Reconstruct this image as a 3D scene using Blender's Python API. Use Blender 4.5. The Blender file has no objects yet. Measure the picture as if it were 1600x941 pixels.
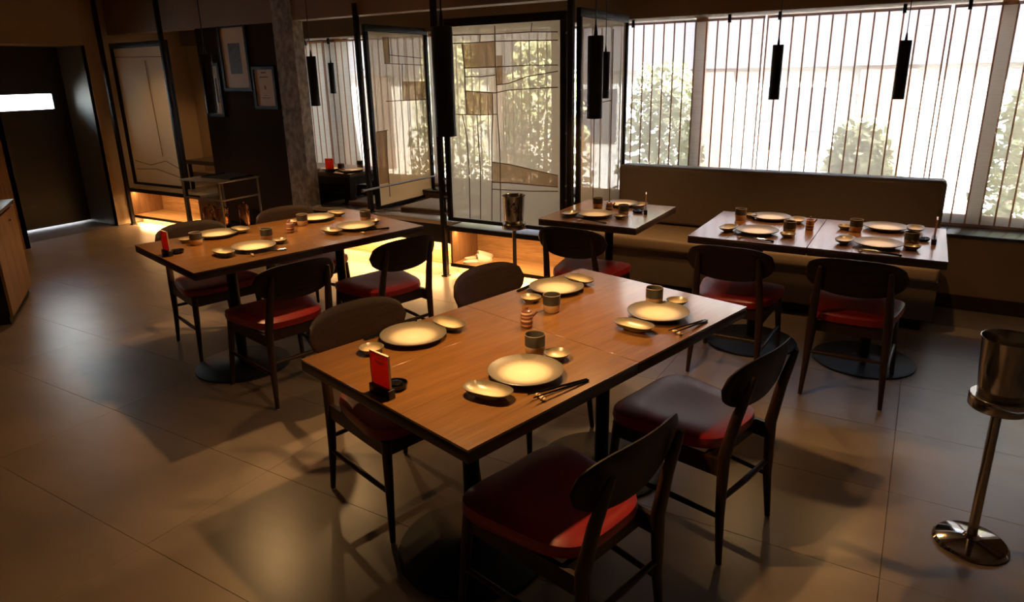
import bpy, bmesh, math, random
from math import sin, cos, pi, radians
from mathutils import Vector, Matrix

random.seed(7)
scene = bpy.context.scene
COL = scene.collection

# ------------------------------------------------------------------ camera
cam_d = bpy.data.cameras.new('camera')
cam = bpy.data.objects.new('camera', cam_d)
COL.objects.link(cam)
cam_d.sensor_width = 36.0
cam_d.lens = 36.0 * 1061.157 / 1600.0
cam_d.shift_y = (438.2 - 470.5) / 1600.0
cam_d.clip_start = 0.05
CR = Vector((0.8596524702954976, 0.5105164662923953, -0.01925014179620817))
CU = Vector((-0.13251786248846875, 0.25921908753199585, 0.9566841071014855))
CF = Vector((-0.49339299390682045, 0.819864868318801, -0.2904908798228597))
M = Matrix((CR, CU, -CF)).transposed().to_4x4()
M.translation = Vector((0, 0, 1.677))
cam.matrix_world = M
scene.camera = cam

# ------------------------------------------------------------------ sky, sun, exposure
world = bpy.data.worlds.new('daylight')
scene.world = world
world.use_nodes = True
wn = world.node_tree
wn.nodes.clear()
wo = wn.nodes.new('ShaderNodeOutputWorld')
wb = wn.nodes.new('ShaderNodeBackground')
sky = wn.nodes.new('ShaderNodeTexSky')
sky.sky_type = 'NISHITA'
sky.sun_disc = False
sky.sun_elevation = radians(48)
sky.sun_rotation = radians(150)
sky.dust_density = 3.0
sky.air_density = 1.0
wb.inputs['Strength'].default_value = 2.0
wn.links.new(sky.outputs[0], wb.inputs['Color'])
wn.links.new(wb.outputs[0], wo.inputs[0])

sun_d = bpy.data.lights.new('sun', 'SUN')
sun_d.energy = 105.0
sun_d.angle = radians(0.6)
sun_d.color = (0.95, 0.97, 1.0)
sun = bpy.data.objects.new('sun', sun_d)
COL.objects.link(sun)
sun.rotation_euler = Vector((-0.56, 0.56, -0.61)).to_track_quat('-Z', 'Y').to_euler()

scene.view_settings.view_transform = 'Standard'
scene.view_settings.look = 'None'
scene.view_settings.exposure = 0.0
scene.view_settings.gamma = 1.0
scene.view_settings.use_curve_mapping = False
scene.cycles.max_bounces = 10
scene.cycles.diffuse_bounces = 4
scene.cycles.glossy_bounces = 4
scene.cycles.transparent_max_bounces = 16
scene.cycles.sample_clamp_indirect = 4.0
scene.cycles.caustics_reflective = False
scene.cycles.caustics_refractive = False

PENDANT_W = 50.0
LED_W = 22.0
WARM = (1.0, 0.57, 0.225)

def area_light(name, loc, sx, sy, power, color, direction=(0, 0, -1), portal=False, parent=None):
    d = bpy.data.lights.new(name, 'AREA')
    d.shape = 'RECTANGLE'
    d.size, d.size_y = sx, sy
    d.energy = power
    d.color = color
    if portal:
        d.cycles.is_portal = True
    o = bpy.data.objects.new(name, d)
    COL.objects.link(o)
    o.location = loc
    o.rotation_euler = Vector(direction).to_track_quat('-Z', 'Y').to_euler()
    if parent:
        o.parent = parent
    return o

# portals only guide the sampling of the sky through the real window openings
area_light('window_portal', (-2.5, 6.1, 1.35), 7.6, 1.6, 1, (1, 1, 1), (0, -1, 0), True)

area_light('entrance_fill_light', (-9.6, 3.95, 1.50), 1.3, .6, 50, (.92, .97, 1.0), (1, 0, -.08))  # added area light outside the door slot, stands in for strong daylight

# ------------------------------------------------------------------ materials
def nmat(name):
    m = bpy.data.materials.new(name)
    m.use_nodes = True
    nt = m.node_tree
    b = nt.nodes['Principled BSDF']
    return m, nt, b

def ramp(nt, stops):
    r = nt.nodes.new('ShaderNodeValToRGB')
    e = r.color_ramp.elements
    while len(e) > 2:
        e.remove(e[-1])
    for i, (p, c) in enumerate(stops):
        if i > 1:
            e.new(p)
        e[i].position = p
        e[i].color = (*c, 1)
    return r

def coords(nt, scale=(1, 1, 1), kind='Object'):
    t = nt.nodes.new('ShaderNodeTexCoord')
    mp = nt.nodes.new('ShaderNodeMapping')
    mp.inputs['Scale'].default_value = scale
    nt.links.new(t.outputs[kind], mp.inputs[0])
    return mp

def noise(nt, vec, scale, detail=4, rough=.55):
    n = nt.nodes.new('ShaderNodeTexNoise')
    n.inputs['Scale'].default_value = scale
    n.inputs['Detail'].default_value = detail
    n.inputs['Roughness'].default_value = rough
    nt.links.new(vec.outputs[0], n.inputs['Vector'])
    return n

def bump(nt, b, src, strength, dist=.002):
    bp = nt.nodes.new('ShaderNodeBump')
    bp.inputs['Strength'].default_value = strength
    bp.inputs['Distance'].default_value = dist
    nt.links.new(src, bp.inputs['Height'])
    nt.links.new(bp.outputs[0], b.inputs['Normal'])

def simple(name, col, rough=.5, metal=0., var=.12, scale=8., stretch=(1, 1, 1), bmp=0., coat=0., kind='Object', spec=.5):
    m, nt, b = nmat(name)
    mp = coords(nt, stretch, kind)
    n = noise(nt, mp, scale)
    lo = tuple(max(0, c * (1 - var)) for c in col)
    hi = tuple(min(1, c * (1 + var)) for c in col)
    r = ramp(nt, [(.3, lo), (.7, hi)])
    nt.links.new(n.outputs['Fac'], r.inputs[0])
    nt.links.new(r.outputs[0], b.inputs['Base Color'])
    b.inputs['Roughness'].default_value = rough
    b.inputs['Metallic'].default_value = metal
    b.inputs['Specular IOR Level'].default_value = spec
    if coat:
        b.inputs['Coat Weight'].default_value = coat
        b.inputs['Coat Roughness'].default_value = .12
    if bmp:
        bump(nt, b, n.outputs['Fac'], bmp)
    return m

def wood(name, dark, light, rough=.35, axis='y', scale=5., coat=0., spec=.5):
    st = {'x': (.6, 9, 9), 'y': (9, .6, 9), 'z': (9, 9, .6)}[axis]
    m, nt, b = nmat(name)
    mp = coords(nt, st)
    n1 = noise(nt, mp, scale, 6, .6)
    mp2 = coords(nt, tuple(s * 4 for s in st))
    n2 = noise(nt, mp2, scale, 3, .6)
    mx = nt.nodes.new('ShaderNodeMath'); mx.operation = 'MULTIPLY_ADD'
    mx.inputs[1].default_value = .4
    nt.links.new(n2.outputs['Fac'], mx.inputs[0])
    sc = nt.nodes.new('ShaderNodeMath'); sc.operation = 'MULTIPLY'; sc.inputs[1].default_value = .6
    nt.links.new(n1.outputs['Fac'], sc.inputs[0])
    nt.links.new(sc.outputs[0], mx.inputs[2])
    r = ramp(nt, [(.35, dark), (.65, light)])
    nt.links.new(mx.outputs[0], r.inputs[0])
    nt.links.new(r.outputs[0], b.inputs['Base Color'])
    b.inputs['Roughness'].default_value = rough
    b.inputs['Specular IOR Level'].default_value = spec
    if coat:
        b.inputs['Coat Weight'].default_value = coat
        b.inputs['Coat Roughness'].default_value = .15
        b.inputs['Coat IOR'].default_value = 1.5 + .6 * coat
    bump(nt, b, mx.outputs[0], .08)
    return m

def radial(name, stops, rough=.35, axes=(1, 1, 0), scale=1.0, speck=.18):
    """glaze whose colour runs from the middle of the piece to its rim"""
    m, nt, b = nmat(name)
    mp = coords(nt, tuple(a / scale for a in axes))
    ln = nt.nodes.new('ShaderNodeVectorMath'); ln.operation = 'LENGTH'
    nt.links.new(mp.outputs[0], ln.inputs[0])
    mp2 = coords(nt)
    n = noise(nt, mp2, 260, 3, .7)
    a = nt.nodes.new('ShaderNodeMath'); a.operation = 'MULTIPLY_ADD'
    a.inputs[1].default_value = speck; 
    nt.links.new(n.outputs['Fac'], a.inputs[0])
    s = nt.nodes.new('ShaderNodeMath'); s.operation = 'SUBTRACT'; s.inputs[1].default_value = speck / 2
    nt.links.new(ln.outputs['Value'], s.inputs[0])
    nt.links.new(s.outputs[0], a.inputs[2])
    r = ramp(nt, stops)
    nt.links.new(a.outputs[0], r.inputs[0])
    nt.links.new(r.outputs[0], b.inputs['Base Color'])
    b.inputs['Roughness'].default_value = rough
    return m

def banded(name, stops, rough=.4, height=.075, constant=True):
    m, nt, b = nmat(name)
    t = nt.nodes.new('ShaderNodeTexCoord')
    sp = nt.nodes.new('ShaderNodeSeparateXYZ')
    nt.links.new(t.outputs['Object'], sp.inputs[0])
    d = nt.nodes.new('ShaderNodeMath'); d.operation = 'DIVIDE'; d.inputs[1].default_value = height
    nt.links.new(sp.outputs['Z'], d.inputs[0])
    r = ramp(nt, stops)
    if constant:
        r.color_ramp.interpolation = 'CONSTANT'
    nt.links.new(d.outputs[0], r.inputs[0])
    nt.links.new(r.outputs[0], b.inputs['Base Color'])
    b.inputs['Roughness'].default_value = rough
    return m

def emission(name, col, strength):
    m = bpy.data.materials.new(name)
    m.use_nodes = True
    nt = m.node_tree
    nt.nodes.clear()
    o = nt.nodes.new('ShaderNodeOutputMaterial')
    e = nt.nodes.new('ShaderNodeEmission')
    e.inputs[0].default_value = (*col, 1)
    e.inputs[1].default_value = strength
    nt.links.new(e.outputs[0], o.inputs[0])
    return m

def cloth(name, col, clear, weave=(220, 220, 220), var=.15, lucent=.75, tint=(1, 1, 1)):
    """thin woven sheet: part open between the threads, part lit through, part lit on the face"""
    m = bpy.data.materials.new(name)
    m.use_nodes = True
    nt = m.node_tree
    nt.nodes.clear()
    o = nt.nodes.new('ShaderNodeOutputMaterial')
    mp = coords(nt, weave)
    n = noise(nt, mp, 1.0, 2, .6)
    r = ramp(nt, [(.3, tuple(c * (1 - var) for c in col)), (.7, tuple(min(1, c * (1 + var)) for c in col))])
    nt.links.new(n.outputs['Fac'], r.inputs[0])
    tr = nt.nodes.new('ShaderNodeBsdfTranslucent')
    df = nt.nodes.new('ShaderNodeBsdfDiffuse')
    nt.links.new(r.outputs[0], tr.inputs[0])
    nt.links.new(r.outputs[0], df.inputs[0])
    m1 = nt.nodes.new('ShaderNodeMixShader'); m1.inputs[0].default_value = lucent
    nt.links.new(df.outputs[0], m1.inputs[1]); nt.links.new(tr.outputs[0], m1.inputs[2])
    tp = nt.nodes.new('ShaderNodeBsdfTransparent'); tp.inputs[0].default_value = (*tint, 1)
    m2 = nt.nodes.new('ShaderNodeMixShader')
    ad = nt.nodes.new('ShaderNodeMapRange')
    ad.inputs['From Min'].default_value = .3; ad.inputs['From Max'].default_value = .7
    ad.inputs['To Min'].default_value = max(0, clear - .18); ad.inputs['To Max'].default_value = min(1, clear + .18)
    nt.links.new(n.outputs['Fac'], ad.inputs['Value'])
    nt.links.new(ad.outputs[0], m2.inputs[0])
    nt.links.new(m1.outputs[0], m2.inputs[1]); nt.links.new(tp.outputs[0], m2.inputs[2])
    nt.links.new(m2.outputs[0], o.inputs[0])
    return m

def glass(name):
    m = bpy.data.materials.new(name)
    m.use_nodes = True
    nt = m.node_tree
    nt.nodes.clear()
    o = nt.nodes.new('ShaderNodeOutputMaterial')
    tp = nt.nodes.new('ShaderNodeBsdfTransparent'); tp.inputs[0].default_value = (.95, .97, .96, 1)
    gl = nt.nodes.new('ShaderNodeBsdfGlossy'); gl.inputs['Roughness'].default_value = .02
    fr = nt.nodes.new('ShaderNodeFresnel'); fr.inputs[0].default_value = 1.45
    mx = nt.nodes.new('ShaderNodeMixShader')
    nt.links.new(fr.outputs[0], mx.inputs[0])
    nt.links.new(tp.outputs[0], mx.inputs[1]); nt.links.new(gl.outputs[0], mx.inputs[2])
    nt.links.new(mx.outputs[0], o.inputs[0])
    return m

MT = dict(
    floor=simple('floor_concrete', (.265, .20, .15), .31, 0, .16, 2.2, bmp=.05, kind='Generated', spec=.5),
    grout=simple('grout', (.16, .125, .10), .8),
    plaster=simple('tan_plaster', (.46, .33, .20), .8, 0, .06, 3, bmp=.1),
    wall_low=simple('brown_plaster', (.20, .125, .075), .8, 0, .06, 3, bmp=.1),
    dark_wall=simple('dark_brown_wall', (.042, .025, .015), .85, 0, .1, 3, spec=.04),
    ceiling=simple('ceiling_brown', (.24, .16, .10), .8, 0, .08, 2),
    beam=simple('beam_brown', (.30, .20, .12), .7, 0, .1, 2),
    table=wood('table_oak', (.150, .064, .015), (.240, .108, .027), .30, 'y', 3.2, coat=1.),
    table_edge=wood('dark_wood_edge_shade', (.035, .018, .010), (.07, .035, .018), .4, 'y', 4),  # dark tops; on pedestal tables the top's own wood, darkened as unlit edge
    table_x=wood('table_oak_cross', (.150, .064, .015), (.240, .108, .027), .30, 'y', 3.2, coat=1.),
    chair=wood('walnut_dark', (.018, .008, .005), (.040, .017, .008), .42, 'z', 4, spec=.35),
    chair_h=wood('walnut_panel', (.013, .006, .003), (.026, .011, .005), .5, 'y', 4, spec=.22),
    vinyl=simple('red_vinyl', (.26, .011, .010), .38, 0, .08, 30, bmp=.03),
    iron=simple('black_iron', (.006, .006, .007), .5, 0, .2, 12, spec=.2),
    black=simple('black_paint', (.008, .008, .009), .42, 0, .15, 20),
    frame=simple('black_frame_wood', (.013, .010, .009), .5, 0, .2, 10, spec=.2),
    steel=simple('steel_mirror', (.48, .45, .42), .08, 1, .06, 4),
    brushed=simple('steel_brushed', (.42, .39, .36), .18, 1, .1, 60, stretch=(1, 1, .05)),
    grey_metal=simple('grey_metal', (.30, .27, .23), .4, .8, .1, 10),
    oak=wood('oak_honey', (.34, .18, .07), (.58, .35, .16), .5, 'x', 3),
    oak_z=wood('oak_panel', (.20, .10, .04), (.34, .18, .08), .5, 'z', 3),
    concrete=simple('rough_concrete', (.34, .31, .28), .85, 0, .5, 22, bmp=.9, stretch=(1, 1, .6)),
    leather=simple('taupe_leather', (.12, .082, .055), .5, 0, .06, 40, bmp=.04),
    seat_tan=simple('tan_seat', (.24, .165, .10), .55, 0, .06, 40, bmp=.04),
    mat_grey=simple('pale_floor_board', (.42, .36, .31), .22, 0, .08, 5, coat=.8),
    cushion=simple('cream_cushion', (.60, .50, .38), .8, 0, .05, 60),
    cushion_side=simple('brown_cushion_edge', (.30, .15, .08), .8, 0, .05, 60),
    card=cloth('red_card', (.62, .085, .04), -.2, weave=(20, 20, 20), var=.03, lucent=.55),
    card_ink=simple('cream_print', (.80, .42, .22), .6, 0, .05, 40),
    card_edge=simple('acrylic_edge', (.75, .58, .45), .2, 0, .05, 10),
    lacquer=simple('black_lacquer', (.006, .006, .007), .12, 0, .1, 10),
    rest=simple('cream_stoneware', (.66, .50, .32), .5, 0, .1, 120),
    plate=radial('plate_glaze', [(.0, (.84, .76, .56)), (.50, (.72, .61, .43)), (.76, (.20, .165, .115)), (1., (.10, .085, .065))], .38, (1, 1, 0), .122),
    dish=radial('dish_glaze', [(.0, (.80, .72, .50)), (.45, (.58, .45, .26)), (.75, (.20, .15, .08)), (1., (.10, .08, .055))], .3, (1, 1, 0), .046),
    oval=radial('oval_glaze', [(.0, (.82, .74, .52)), (.55, (.60, .48, .29)), (.82, (.20, .16, .10)), (1., (.10, .083, .06))], .3, (1.7, 1, 0), .082),
    cup=banded('cup_glaze', [(0., (.48, .30, .15)), (.45, (.040, .036, .029)), (.965, (.20, .15, .10))], .45, .074),
    soy=banded('soy_pot_stripes', [(0., (.16, .05, .03)), (.14, (.55, .36, .22)), (.22, (.16, .05, .03)), (.40, (.60, .42, .28)), (.50, (.16, .05, .03)),
                                   (.62, (.42, .22, .14)), (.70, (.16, .05, .03)), (.80, (.62, .45, .32)), (.9, (.15, .045, .03))], .3, .07),
    soy_plain=simple('soy_pot_brown', (.13, .042, .028), .3),
    linen=cloth('linen_sheet', (.95, .76, .55), .15, lucent=.82, tint=(1, .90, .76)),
    linen_dark=cloth('linen_patch', (.46, .32, .20), .28, tint=(.9, .74, .55)),
    linen_pale=cloth('linen_pale', (.92, .77, .58), .10, lucent=.62),
    seam=simple('seam_thread', (.17, .09, .045), .9),
    bamboo=cloth('bamboo_sticks', (.74, .64, .53), .42, weave=(3, 3, 170), var=.22, lucent=.8, tint=(1, .97, .93)),
    cord=cloth('blind_cord', (.34, .17, .09), .14),
    mullion=wood('window_pine', (.72, .33, .13), (.85, .45, .2), .5, 'z', 3),
    sill=simple('black_sill', (.02, .017, .016), .25, 0, .1, 6),
    glass=glass('window_glass'),
    lamp_face=emission('lamp_face', (1.0, .72, .42), 9.0),
    led=emission('led_strip', (1.0, .62, .26), 7.0),
    paper=simple('tan_print_paper', (.80, .56, .34), .6, 0, .03, 8),
    ink=simple('print_ink', (.07, .06, .05), .6, 0, .5, 40),
    ink_red=simple('red_ink', (.28, .07, .04), .6),
    copper=simple('copper_polished', (.80, .42, .22), .18, 1, .06, 5),
    slipper=simple('white_terry', (.78, .72, .62), .95, 0, .08, 220, bmp=.5),
    slipper_shade=simple('slipper_inner_shade', (.40, .26, .17), .95),  # browned for the shadow inside the white slipper
    door=simple('door_black', (.02, .017, .015), .5, 0, .1, 5),
    grey_board=simple('grey_jamb', (.20, .20, .17), .6, 0, .06, 4),
    ground=simple('pale_paving', (.55, .52, .48), .9, 0, .1, 3),
    outside_white=simple('white_render', (.52, .50, .47), .9, 0, .04, 2),
    outside_grey=simple('grey_cladding', (.062, .060, .072), .9, 0, .06, 2),
    outside_brick=simple('pink_brick', (.11, .072, .058), .9, 0, .15, 8),
    leaf=simple('shrub_leaf', (.46, .48, .28), .7, 0, .3, 6),
    bark=simple('shrub_bark', (.14, .09, .05), .9),
    bounce_white=simple('bounce_wall_white', (.85, .85, .84), .9, 0, .03, 2),  # lighter than the house render, for the added reflecting wall
    plastic=simple('ivory_plastic', (.42, .36, .28), .5),
)

# ------------------------------------------------------------------ mesh helpers
class MB:
    def __init__(self):
        self.bm = bmesh.new()

    def _merge(self, b2, mtx=None):
        if mtx is not None:
            b2.transform(mtx)
        me = bpy.data.meshes.new('tmp')
        b2.to_mesh(me)
        b2.free()
        self.bm.from_mesh(me)
        bpy.data.meshes.remove(me)

    def box(self, x0, y0, z0, x1, y1, z1, bev=0., seg=2, mtx=None):
        b = bmesh.new()
        bmesh.ops.create_cube(b, size=1)
        for v in b.verts:
            v.co = Vector(((x0 + x1) / 2 + v.co.x * (x1 - x0), (y0 + y1) / 2 + v.co.y * (y1 - y0), (z0 + z1) / 2 + v.co.z * (z1 - z0)))
        if bev:
            bmesh.ops.bevel(b, geom=b.edges[:], offset=bev, segments=seg, profile=.5, affect='EDGES')
        self._merge(b, mtx)
        return self

    def tube(self, pts, radii, n=12, cap=True, mtx=None):
        """round bar through pts with one radius each"""
        b = bmesh.new()
        rings = []
        pts = [Vector(p) for p in pts]
        for i, p in enumerate(pts):
            if i == 0: d = pts[1] - p
            elif i == len(pts) - 1: d = p - pts[i - 1]
            else: d = (pts[i + 1] - pts[i - 1])
            d.normalize()
            a = Vector((0, 0, 1)) if abs(d.z) < .9 else Vector((1, 0, 0))
            u = d.cross(a).normalized(); w = d.cross(u)
            r = radii[i] if isinstance(radii, (list, tuple)) else radii
            rings.append([b.verts.new(p + (u * cos(2 * pi * k / n) + w * sin(2 * pi * k / n)) * r) for k in range(n)])
        for i in range(len(rings) - 1):
            for k in range(n):
                b.faces.new((rings[i][k], rings[i][(k + 1) % n], rings[i + 1][(k + 1) % n], rings[i + 1][k]))
        if cap:
            b.faces.new(list(reversed(rings[0]))); b.faces.new(rings[-1])
        bmesh.ops.recalc_face_normals(b, faces=b.faces[:])
        self._merge(b, mtx)
        return self

    def lathe(self, prof, n=40, sx=1., sy=1., power=2.0, mtx=None):
        """turn a profile of (radius, z); power > 2 squares the outline"""
        b = bmesh.new()
        rings = []
        for r, z in prof:
            if r < 1e-6:
                rings.append([b.verts.new((0, 0, z))])
            else:
                ring = []
                for k in range(n):
                    t = 2 * pi * k / n
                    c, s = cos(t), sin(t)
                    q = (abs(c) ** power + abs(s) ** power) ** (-1 / power)
                    ring.append(b.verts.new((r * sx * c * q, r * sy * s * q, z)))
                rings.append(ring)
        for i in range(len(rings) - 1):
            A, B = rings[i], rings[i + 1]
            for k in range(n):
                k2 = (k + 1) % n
                if len(A) == 1 and len(B) == 1: continue
                if len(A) == 1: b.faces.new((A[0], B[k2], B[k]))
                elif len(B) == 1: b.faces.new((A[k], A[k2], B[0]))
                else: b.faces.new((A[k], A[k2], B[k2], B[k]))
        bmesh.ops.recalc_face_normals(b, faces=b.faces[:])
        self._merge(b, mtx)
        return self

    def sheet(self, pts, thick, axis):
        """flat polygon (list of 3D points) given a thickness along axis vector"""
        b = bmesh.new()
        a = Vector(axis) * thick / 2
        f1 = [b.verts.new(Vector(p) - a) for p in pts]
        f2 = [b.verts.new(Vector(p) + a) for p in pts]
        b.faces.new(f1); b.faces.new(list(reversed(f2)))
        for i in range(len(pts)):
            j = (i + 1) % len(pts)
            b.faces.new((f1[i], f2[i], f2[j], f1[j]))
        bmesh.ops.recalc_face_normals(b, faces=b.faces[:])
        self._merge(b)
        return self

    def mesh(self, name, mat, smooth=True):
        me = bpy.data.meshes.new(name)
        self.bm.to_mesh(me)
        self.bm.free()
        me.materials.append(mat)
        if smooth:
            for p in me.polygons: p.use_smooth = True
            try:
                me.set_sharp_from_angle(angle=radians(38))
            except Exception:
                pass
        return me

    def obj(self, name, mat, parent=None, smooth=True, loc=None):
        me = self.mesh(name, mat, smooth)
        o = bpy.data.objects.new(name, me)
        COL.objects.link(o)
        if parent: o.parent = parent
        if loc: o.location = loc
        return o

def place(me, name, parent=None, loc=(0, 0, 0), rz=0.):
    o = bpy.data.objects.new(name, me)
    COL.objects.link(o)
    o.location = loc
    o.rotation_euler = (0, 0, rz)
    if parent: o.parent = parent
    return o

def tag(o, label, cat, group=None):
    o['label'] = label
    o['category'] = cat
    if group: o['group'] = group
    return o

def empty(name, loc=(0, 0, 0), rz=0.):
    o = bpy.data.objects.new(name, None)
    o.empty_display_size = .1
    COL.objects.link(o)
    o.location = loc
    o.rotation_euler = (0, 0, rz)
    return o

def struct(o):
    o['kind'] = 'structure'
    return o

def dup(root, loc, rz):
    r = root.copy()
    COL.objects.link(r)
    r.location = loc
    r.rotation_euler = (0, 0, rz)
    for ch in list(root.children):
        c = ch.copy(); COL.objects.link(c); c.parent = r
        for g in list(ch.children):
            d = g.copy(); COL.objects.link(d); d.parent = c
    return r

BX = lambda *a, **k: MB().box(*a, **k)

# ------------------------------------------------------------------ floor, shell
floor = struct(BX(-9.2, -1.6, -.06, 2.0, 6.2, -.004).obj('floor', MT['grout']))
TX, TY = 1.197, .575
tile_me = BX(-TX / 2 + .0007, -TY / 2 + .0007, -.005, TX / 2 - .0007, TY / 2 - .0007, 0, bev=.0008, seg=1).mesh('floor_tile', MT['floor'])
xs = [.07 + TX * (k + .5) for k in range(-8, 2)]
ys = [1.137 + TY * (k + .5) for k in range(-5, 7)]
for x in xs:
    for y in ys:
        if x - TX / 2 < -9.3 or x + TX / 2 > 2.0: continue
        if y > 5.0 and x < -2.3: continue
        place(tile_me, 'floor_tile', floor, (x, y, 0))

def sbox(name, mat, *b, bev=0.):
    return struct(BX(*b, bev=bev).obj(name, MT[mat]))

sbox('ceiling', 'ceiling', -9.2, -1.6, 2.6, 2.0, 6.3, 2.7)
sbox('trim_1', 'ceiling', -9.2, 4.95, 2.36, 2.0, 6.3, 2.6)            # lowered ceiling by the windows
sbox('trim_2', 'beam', -8.3, 4.80, 2.2, -2.2, 4.95, 2.6)              # beam over the raised booths
sbox('wall_back', 'plaster', -9.2, -1.7, 0, 2.0, -1.6, 2.7)
sbox('wall_right', 'plaster', 2.0, -1.7, 0, 2.1, 6.3, 2.7)
sbox('wall_left', 'oak_z', -8.13, -1.6, 0, -8.03, 3.41, 2.6)
# wall with the windows: low wall, header, ends
sbox('wall_window', 'wall_low', -8.4, 5.60, 0, 2.0, 5.72, .52)
sbox('trim_3', 'dark_wall', -2.2, 5.585, 0, 2.0, 5.60, .10)           # skirting
sbox('trim_4', 'wall_low', -8.4, 6.0, 0, 2.0, 6.2, .54)
sbox('trim_5', 'ceiling', -8.4, 5.74, 2.10, 2.0, 6.2, 2.36)           # header above the blinds
sbox('wall_booth', 'plaster', -8.5, 5.82, 0, -6.62, 6.2, 2.36)
sbox('wall_corner', 'plaster', 1.35, 5.72, .5, 2.0, 6.2, 2.36)
# entrance recess
sbox('wall_recess', 'grey_board', -9.2, 4.53, 0, -8.33, 4.72, 2.6)
sbox('trim_6', 'plaster', -8.40, 3.41, 2.085, -8.33, 4.53, 2.6)       # lintel
sbox('wall_lobby', 'plaster', -8.40, 4.53, 0, -8.328, 5.9, 2.6)
sbox('wall_recess_side', 'oak_z', -9.2, 3.36, 0, -8.03, 3.41, 2.6)
sbox('trim_7', 'plaster', -9.2, 3.41, 2.085, -8.40, 4.53, 2.12)
# black entrance door with a slot of glass
dr = empty('door_1', (-8.94, 4.0, 0)); struct(dr)
def dchild(name, mat, *b, **k):
    o = BX(*b, **k).obj(name, MT[mat]); o.parent = dr; o.location = (8.94, -4.0, 0); return o
dchild('lower_panel', 'door', -8.97, 3.41, .022, -8.93, 4.53, 1.388)
dchild('upper_panel', 'door', -8.97, 3.41, 1.562, -8.93, 4.53, 2.085)
dchild('slot_edge', 'door', -8.97, 4.374, 1.388, -8.93, 4.53, 1.562)
dchild('pane', 'glass', -8.955, 3.41, 1.388, -8.948, 4.374, 1.562)
# pull handle on the door
hb = MB()
hb.tube([(-8.90, 4.46, .95), (-8.90, 4.46, 1.30)], .012)
hb.box(-8.93, 4.45, 1.0, -8.895, 4.47, 1.02); hb.box(-8.93, 4.45, 1.23, -8.895, 4.47, 1.25)
o = hb.obj('door_handle', MT['black']); o.parent = dr; o.location = (8.94, -4.0, 0)
# dark wall with the pictures, concrete pillar
sbox('wall_pictures', 'dark_wall', -6.78, 4.86, 0, -5.50, 4.98, 2.6)
pil = bmesh.new()
sbox('wall_pillar', 'concrete', -5.50, 4.79, 0, -5.235, 4.92, 2.6)

# window sill, frames, panes
sill = sbox('trim_8', 'sill', -6.62, 5.585, .52, 1.35, 6.0, .54, bev=.004)
wx = [-6.62, -6.57, -1.725, .39, 1.30]
def window(n, x0, x1):
    w = empty('window_%d' % n, ((x0 + x1) / 2, 6.06, .565)); struct(w)
    off = (-(x0 + x1) / 2, -6.06, -.565)
    for nm, b in (('top_rail', (x0, 6.03, 2.13, x1, 6.09, 2.19)), ('bottom_rail', (x0, 6.03, .54, x1, 6.09, .60)),
                  ('stile', (x0, 6.03, .60, x0 + .045, 6.09, 2.13)), ('stile', (x1 - .045, 6.03, .60, x1, 6.09, 2.13))):
        BX(*b, bev=.003).obj(nm, MT['mullion'], w, loc=off)
    BX(x0 + .045, 6.055, .60, x1 - .045, 6.061, 2.13).obj('pane', MT['glass'], w, loc=off)
for i, (a, b) in enumerate([(-6.62, -5.89), (-5.89, -4.55), (-4.55, -3.1), (-3.1, -1.725), (-1.725, .39), (.39, 1.35)]):
    window(i + 1, a, b)

# ------------------------------------------------------------------ bamboo blinds
def blind(x0, x1, label):
    y = 5.90
    r = empty('bamboo_blind', ((x0 + x1) / 2, y, .545))
    tag(r, label, 'blind', 'bamboo blinds along the window wall')
    cx = (x0 + x1) / 2
    w = x1 - x0
    sh = bmesh.new()
    vs = [sh.verts.new(p) for p in ((-w / 2, 0, .015), (w / 2, 0, .015), (w / 2, 0, 1.525), (-w / 2, 0, 1.525))]
    sh.faces.new(vs)
    m = MB(); m._merge(sh)
    m.obj('bamboo_sheet', MT['bamboo'], r, smooth=False)
    BX(-w / 2, -.012, 1.513, w / 2, .012, 1.533).obj('head_rail', MT['cord'], r)
    BX(-w / 2, -.009, .0, w / 2, .009, .016).obj('bottom_rail', MT['cord'], r)
    n = max(2, round(w / .0935))
    for k in range(n + 1):
        x = -w / 2 + .006 + (w - .012) * k / n
        place(CORD, 'cord', r, (x, -.006, 0))
    for k in ((1, n - 3) if n > 6 else (1,)):
        x = -w / 2 + w * k / n
        BX(x - .012, -.02, 1.495, x + .012, .0, 1.56).obj('bracket', MT['black'], r)
CORD = BX(-.0058, -.002, .014, .0058, .002, 1.515).mesh('cord', MT['cord'])
BLK = 1.0535
blind(-6.60, -5.99, 'bamboo blind nearest the concrete pillar, in the raised booth')
blind(-5.98, -4.80, 'bamboo blind between the pillar and the side-on linen screen')
blind(-4.79, -3.60, 'bamboo blind seen through the side-on linen screen')
blind(-3.59, -2.375, 'bamboo blind seen through the patchwork linen screen')
blind(-2.365, -1.19, 'bamboo blind behind the left end of the taupe banquette')
blind(-1.172, .045, 'bamboo blind behind the middle of the taupe banquette')
blind(.065, 1.33, 'bamboo blind beyond the right end of the banquette')

# ------------------------------------------------------------------ outside
og = struct(BX(-60, -30, -.4, 40, 60, -.25).obj('floor_outside', MT['ground']))
b = empty('neighbour_building', (-2, 11, -.25)); tag(b, 'pale house across the lane, seen bright through the bamboo blinds', 'building')
def bch(name, mat, *bb):
    o = BX(*bb).obj(name, MT[mat], b); o.location = (2, -11, .25); return o
bch('wall', 'outside_white', -16, 11.5, -.25, 9, 12.0, 4.2)
bch('awning', 'outside_grey', -16, 11.3, 1.70, 9, 11.5, 3.4)
for x in (-10.5, -7.2, -3.4, -.9, 1.1, 3.4):
    bch('pillar', 'outside_brick', x, 11.35, -.25, x + .7, 11.5, 1.70)
for x in (-9.0, -5.6, -2.2, 2.2):
    bch('window', 'outside_grey', x, 11.44, .5, x + .9, 11.5, 1.4)

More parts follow.
